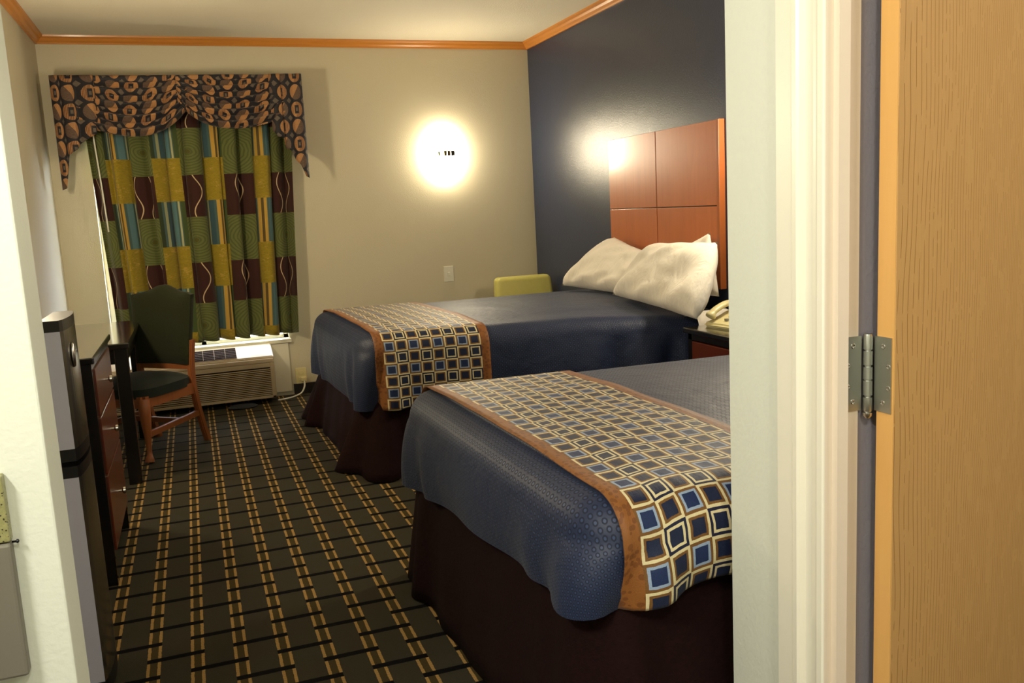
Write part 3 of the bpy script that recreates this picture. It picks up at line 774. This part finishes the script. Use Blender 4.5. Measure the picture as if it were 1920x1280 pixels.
def quadbox(bm, x0, x1, t0, t1, h0, h1):
    c = []
    for h in (h0, h1):
        for x, t in ((x0, t0), (x1, t0), (x1, t1), (x0, t1)): c.append(bm.verts.new(P0+Vector((x, 0, 0))+sl*t+sl_n*h))
    for f in ((3, 2, 1, 0), (4, 5, 6, 7), (0, 1, 5, 4), (1, 2, 6, 5), (2, 3, 7, 6), (3, 0, 4, 7)): bm.faces.new([c[k] for k in f])
quadbox(bm, -.42, .225, .08, .80, .0005, .003)
mk('outlet_recess', bm, plain('dark_grille_recess', srgb(24, 14, 12), .9, .05), ac)
bm = bmesh.new()
for i in range(7): quadbox(bm, -.42, .225, .08+i*.12-.002, .08+i*.12+.002, .003, .005)
for i in range(10): quadbox(bm, -.42+i*.0716-.0012, -.42+i*.0716+.0012, .08, .80, .003, .006)
mk('outlet_grille', bm, plain('brown_slats', srgb(150, 124, 100), .6), ac)
bm = bmesh.new(); lathe(bm, [(.001, .002), (.085, .002), (.09, .008), (.07, .018), (.001, .022)], Matrix.Translation((.23, 6.10, 0)) @ Matrix.Diagonal((1.1, .8, 1, 1)), 28)
tag(mk('floor_disc', bm, DGREY, None, True, 50), 'low dark grey disc on the carpet under the air conditioner', 'disc')

# wall plates
def plate(label, cat, x, z, mat, kind, w=.075, h=.115):
    e = empty('wall_outlet' if kind != 'switch' else 'wall_plate', label, cat, (x, YB, z))
    B('cover_plate', (x-w/2, x+w/2, YB-.006, YB, z-h/2, z+h/2), mat, e, bev=.002)
    if kind == 'outlet':
        for s in (-1, 1):
            bm = bmesh.new(); box(bm, x-.017, x+.017, YB-.010, YB-.005, z+s*.022-.014, z+s*.022+.014, bev=.003); mk('socket', bm, mat, e)
    else:
        bm = bmesh.new(); box(bm, x-.010, x+.010, YB-.012, YB-.005, z-.014, z+.014, bev=.003); mk('jack', bm, mat, e)
    return e
plate('white wall plate with a small jack below the sconce', 'wall plate', 1.80, .775, WHITEP, 'switch')
plate('ivory wall outlet beside the air conditioner with a cord plugged in', 'outlet', .657, .130, IVORY, 'outlet')
pc = empty('power_cord', 'white power cord plugged into the outlet, curving to the air conditioner', 'cord', (.665, YB-.03, .10))
B('plug', (.652, .690, YB-.045, YB-.0105, .092, .124), IVORY, pc, bev=.005)
bm = bmesh.new(); tube(bm, smoothpts([(.672, YB-.04, .095), (.668, YB-.06, .06), (.64, YB-.09, .022), (.58, YB-.13, .008), (.52, YB-.16, .006), (.47, YB-.17, .006)]), .006, 8); mk('cable', bm, CORDW, pc, True)
bm = bmesh.new(); tube(bm, smoothpts([(-.74, 6.28, .006), (-.66, 6.2, .006), (-.56, 6.12, .006), (-.47, 6.08, .006), (-.40, 6.12, .006)]), .006, 8)
tag(mk('floor_cable', bm, CORDW, None, True), 'thin white cable lying on the carpet behind the desk', 'cable')

# ------------------------------------------------------------ lounge chair behind the far bed
lc = empty('lounge_chair', 'lime green armchair peeking over the far bed by the corner', 'armchair', (2.26, 5.85, 0))
def rbx(name, d, mat, p, bev, seg=4): 
    bm = bmesh.new(); box(bm, *d, bev=bev, seg=seg); return mk(name, bm, mat, p, True, 60)
bm = bmesh.new(); box(bm, 2.045, 2.485, 5.93, 6.04, .36, .745, bev=.035, seg=5)
for v in bm.verts: v.co.x = 2.265+(v.co.x-2.265)*(1.0-.10*(v.co.z-.36)/.4+.06); v.co.y += (v.co.z-.36)*.12
mk('backrest', bm, LIME, lc, True, 60)
rbx('seat', (2.04, 2.49, 5.62, 5.95, .28, .42), LIME, lc, .035)
for x in (2.07, 2.45):
    for y in (5.66, 5.96): B('leg', (x-.018, x+.018, y-.018, y+.018, 0, .285), BLACKW, lc)

# ------------------------------------------------------------ desk, dresser, fridge on the left wall
dk = empty('desk', 'black wooden desk beyond the dresser against the left wall', 'desk', (-.56, 5.08, 0))
KX, KY0, KY1, KZ = -.320, 4.54, 5.62, .70
B('desktop', (XL+.004, KX, KY0, KY1, KZ-.028, KZ), TOPW, dk, bev=.005)
bm = bmesh.new(); box(bm, XL+.03, KX-.03, KY0+.02, KY0+.04, KZ-.10, KZ-.028); box(bm, XL+.03, KX-.03, KY1-.04, KY1-.02, KZ-.10, KZ-.028); box(bm, KX-.04, KX-.02, KY0+.03, KY1-.03, KZ-.10, KZ-.028); box(bm, XL+.02, XL+.04, KY0+.03, KY1-.03, KZ-.10, KZ-.028)
mk('apron', bm, BLACKW, dk)
for x in (KX-.072, XL+.016):
    for y in (KY0+.01, KY1-.07): B('leg', (x, x+.060, y, y+.060, 0, KZ-.028), BLACKW, dk, bev=.004)
dr = empty('dresser', 'black dresser with cherry drawer fronts beside the refrigerator', 'dresser', (-.57, 3.59, 0))
RX, RY0, RY1, RZ = -.355, 3.26, 3.92, .818
B('top', (XL+.004, RX+.012, RY0-.012, RY1+.012, RZ-.024, RZ), TOPW, dr, bev=.005)
bm = bmesh.new(); box(bm, XL+.006, RX, RY0, RY0+.035, 0, RZ-.024); box(bm, XL+.006, RX, RY1-.035, RY1, 0, RZ-.024); box(bm, XL+.006, XL+.02, RY0, RY1, .05, RZ-.024); box(bm, XL+.02, RX-.02, RY0+.03, RY1-.03, .08, .11)
box(bm, RX-.03, RX, RY0+.03, RY1-.03, RZ-.05, RZ-.024); mk('frame', bm, BLACKW, dr)
for z0, z1 in ((.605, .770), (.395, .598), (.115, .388)):
    d = B('drawer', (RX-.02, RX+.006, RY0+.04, RY1-.04, z0, z1), CHERRY, dr, bev=.003)
    bm = bmesh.new(); lathe(bm, [(.005, 0), (.005, .012), (.014, .018), (.013, .026), (0.001, .030)], Matrix.Translation((RX+.006, 3.58, (z0+z1)/2+.0)) @ Matrix.Rotation(PI/2, 4, 'Y'), 14)
    k = mk('knob', bm, CHROME, None, True, 50); k.parent = d; k['label'] = 'chrome drawer knob'
fr = empty('refrigerator', 'silver two-door mini refrigerator behind the partition', 'refrigerator', (-.53, 2.62, 0))
FX, FY0, FY1 = -.312, 2.42, 2.69
B('cabinet', (XL+.03, FX-.075, FY0+.005, FY1-.005, .02, 1.0), BLACKP, fr, bev=.006)
FRONTST = plain('polished_steel_front', srgb(120, 116, 104), .22, .5, metal=.9, var=.03)
def fdoor(z0, z1):
    # curved front door seen from its side
    bm = bmesh.new(); n = 14
    def prof_(u): y = lerp(FY0, FY1, u); return y, FX-.012+.014*math.sin(PI*u)**.6
    V = []
    for z in (z0, z1):
        V.append([bm.verts.new((prof_(i/n)[1], prof_(i/n)[0], z)) for i in range(n+1)]+[bm.verts.new((FX-.058, FY1, z)), bm.verts.new((FX-.058, FY0, z))])
    k = len(V[0])
    for i in range(k): bm.faces.new((V[0][i], V[0][(i+1) % k], V[1][(i+1) % k], V[1][i]))
    bm.faces.new(V[0][::-1]); bm.faces.new(V[1]); bmesh.ops.recalc_face_normals(bm, faces=bm.faces); return bm
for z0, z1 in ((.700, 1.000), (.065, .625)):
    db = fdoor(z0, z1)
    for f in db.faces: f.material_index = 1 if f.normal.x > .3 and abs(f.normal.z) < .5 else 0
    d = mk('door', db, [SILVER, FRONTST], fr)
    if z0 > .5:
        bm = bmesh.new(); lathe(bm, [(.001, 0), (.022, 0), (.020, .004), (.001, .006)], Matrix.Translation((FX+.001, 2.50, .93)) @ Matrix.Rotation(PI/2, 4, 'Y') @ Matrix.Diagonal((1.5, 1, 1, 1)), 24); b_ = mk('badge', bm, CHROME, None, True); b_.parent = d; b_['label'] = 'small oval chrome badge'
for z0, z1 in ((1.000, 1.028), (.668, .700), (.625, .655), (.02, .065)): mk('door_trim', fdoor(z0, z1), BLACKP, fr)

# ------------------------------------------------------------ desk chair
ch = empty('desk_chair', 'green upholstered chair with cherry cabriole legs beside the desk', 'chair', (-.33, 5.23, 0), math.radians(-42.5), world=False)
ZS = .43
bm = bmesh.new()
def seatf(u, v):
    a, b = u*2-1, v*2-1
    r = (abs(a)**4+abs(b)**4)**.25 if (a or b) else 0
    s = max(abs(a), abs(b)); k = s/r if r > 0 else 1
    a2, b2 = a*k, b*k; wdt = lerp(.245, .205, (b2+1)/2)
    return Vector((a2*wdt, b2*.225-.005, ZS-.035+.045*(1-s**3)))
V = grid(bm, 17, 17, seatf)
g = bmesh.ops.extrude_face_region(bm, geom=list(bm.faces)); 
for v in [e for e in g['geom'] if isinstance(e, bmesh.types.BMVert)]: v.co.z = ZS-.085; v.co.x *= .99; v.co.y *= .99
bmesh.ops.recalc_face_normals(bm, faces=bm.faces)
mk('seat', bm, SEATF, ch, True, 60)
# backrest: camel-back outline, curved and reclined
bm = bmesh.new(); nb, mb = 24, 14
def yb(z): return .19+.10*max(0, (z-.43))**1.1*1.6*.7
def backpt(u, v, side):
    a = u*2-1; w = lerp(.192, .222, v); x = a*w
    top = .865+.045*math.exp(-(a/.42)**2)+(.0 if abs(a) < .8 else -.010*(abs(a)-.8)*5)
    z = lerp(.462, top, v); edge = min(1, 7*min(u, 1-u), 9*min(v, 1-v)+.0)
    th = .014+.020*math.sqrt(max(0, edge))
    return Vector((x, yb(z)+.025*(a*a-.4)*-1*.6-side*th, z))
Fp = [[bm.verts.new(backpt(i/nb, j/mb, 1)) for j in range(mb+1)] for i in range(nb+1)]
Bp = [[bm.verts.new(backpt(i/nb, j/mb, -1)) for j in range(mb+1)] for i in range(nb+1)]
for G in (Fp, Bp):
    for i in range(nb):
        for j in range(mb): bm.faces.new((G[i][j], G[i+1][j], G[i+1][j+1], G[i][j+1]))
for i in range(nb):
    for j in (0, mb): bm.faces.new((Fp[i][j], Fp[i+1][j], Bp[i+1][j], Bp[i][j]))
for j in range(mb):
    for i in (0, nb): bm.faces.new((Fp[i][j], Fp[i][j+1], Bp[i][j+1], Bp[i][j]))
bmesh.ops.recalc_face_normals(bm, faces=bm.faces); mk('backrest', bm, GREENF, ch, True, 60)
def rectube(bm, pts, w, d, bev=None):
    rings = []
    for i, p in enumerate(pts):
        ww = w[i] if isinstance(w, (list, tuple)) else w; dd = d[i] if isinstance(d, (list, tuple)) else d
        rings.append([bm.verts.new((p[0]+a*ww/2, p[1]+b*dd/2, p[2])) for a, b in ((-1, -1), (1, -1), (1, 1), (-1, 1))])
    for q in range(len(rings)-1):
        for k in range(4): bm.faces.new((rings[q][k], rings[q][(k+1) % 4], rings[q+1][(k+1) % 4], rings[q+1][k]))
    bm.faces.new(rings[0][::-1]); bm.faces.new(rings[-1]); bmesh.ops.recalc_face_normals(bm, faces=bm.faces)
    bmesh.ops.bevel(bm, geom=[e for e in bm.edges if abs((e.verts[0].co-e.verts[1].co).normalized().z) > .5], offset=.006, segments=2, affect='EDGES')
for s in (-1, 1):
    bm = bmesh.new()
    pts = smoothpts([(s*.205, -.195, ZS-.09), (s*.214, -.203, ZS-.14), (s*.212, -.201, ZS-.20), (s*.206, -.194, .13), (s*.208, -.197, .06), (s*.216, -.208, .022), (s*.218, -.212, .006)], 5)
    rads = []
    for p in pts:
        z = p.z; rads.append(lerp(.013, .030, sstep(.05, ZS-.13, z)) if z > .055 else lerp(.024, .013, sstep(.01, .055, z)))
    tube(bm, pts, rads, 14); mk('front_leg', bm, CHAIRW, ch, True, 60)
    bm = bmesh.new(); rectube(bm, [(s*.185, .27, 0), (s*.185, .245, .08), (s*.186, .212, .22), (s*.188, .192, .34), (s*.190, .190, .43), (s*.192, .198, .52), (s*.20, .205, .60)], .034, .036); mk('rear_leg', bm, CHAIRW, ch, True, 40)
bm = bmesh.new()
for s in (-1, 1): rectube(bm, [], 0, 0) if False else None
def bar(bm, p0, p1, w, h):
    p0, p1 = Vector(p0), Vector(p1); t = (p1-p0).normalized(); n = Vector((-t.y, t.x, 0)).normalized()*w/2; u = Vector((0, 0, h/2)); R = []
    for p in (p0, p1): R.append([bm.verts.new(p+a*n+b*u) for a, b in ((-1, -1), (1, -1), (1, 1), (-1, 1))])
    for k in range(4): bm.faces.new((R[0][k], R[0][(k+1) % 4], R[1][(k+1) % 4], R[1][k]))
    bm.faces.new(R[0][::-1]); bm.faces.new(R[1])
for s in (-1, 1): bar(bm, (s*.208, -.195, ZS-.105), (s*.188, .19, ZS-.105), .022, .062)
bar(bm, (-.20, -.200, ZS-.105), (.20, -.200, ZS-.105), .022, .062); bar(bm, (-.18, .195, ZS-.105), (.18, .195, ZS-.105), .022, .062)
bmesh.ops.recalc_face_normals(bm, faces=bm.faces); mk('seat_frame', bm, CHAIRW, ch)
for s in (-1, 1):
    bm = bmesh.new(); bar(bm, (s*.206, -.19, .150), (s*.186, .215, .175), .020, .030); bmesh.ops.recalc_face_normals(bm, faces=bm.faces); mk('stretcher', bm, CHAIRW, ch)
bm = bmesh.new(); bar(bm, (-.19, .06, .165), (.19, .06, .165), .020, .028); bmesh.ops.recalc_face_normals(bm, faces=bm.faces); mk('stretcher', bm, CHAIRW, ch)
bm = bmesh.new(); bar(bm, (-.185, .195, .448), (.185, .195, .448), .024, .030); bmesh.ops.recalc_face_normals(bm, faces=bm.faces); mk('back_rail', bm, CHAIRW, ch)

# ------------------------------------------------------------ vanity counter end at lower left
vn = empty('vanity_counter', 'speckled counter end with grey panel on the partition at lower left', 'vanity counter', (-.58, 1.0, .66))
B('side_splash', (-.86, -.262, 1.279, 1.299, .845, .935), SPECK, vn, bev=.002)
B('apron_panel', (-.86, -.262, 1.277, 1.299, .655, .843), GPAN, vn, bev=.004)
B('countertop', (-.895, -.45, .20, 1.275, .815, .845), SPECK, vn, bev=.004)
B('cabinet', (-.895, -.50, .25, 1.20, 0, .815), GPAN, vn, bev=.004)
bm = bmesh.new(); lathe(bm, [(.0015, 0), (.0015, .005), (.003, .006), (.0025, .008), (.0005, .009)], Matrix.Translation((-.262, 1.288, .842)) @ Matrix.Rotation(PI/2, 4, 'Y'), 12); mk('bolt', bm, BLACKP, vn, True)

for o in COL.objects:
    if '_world' in o: del o['_world']
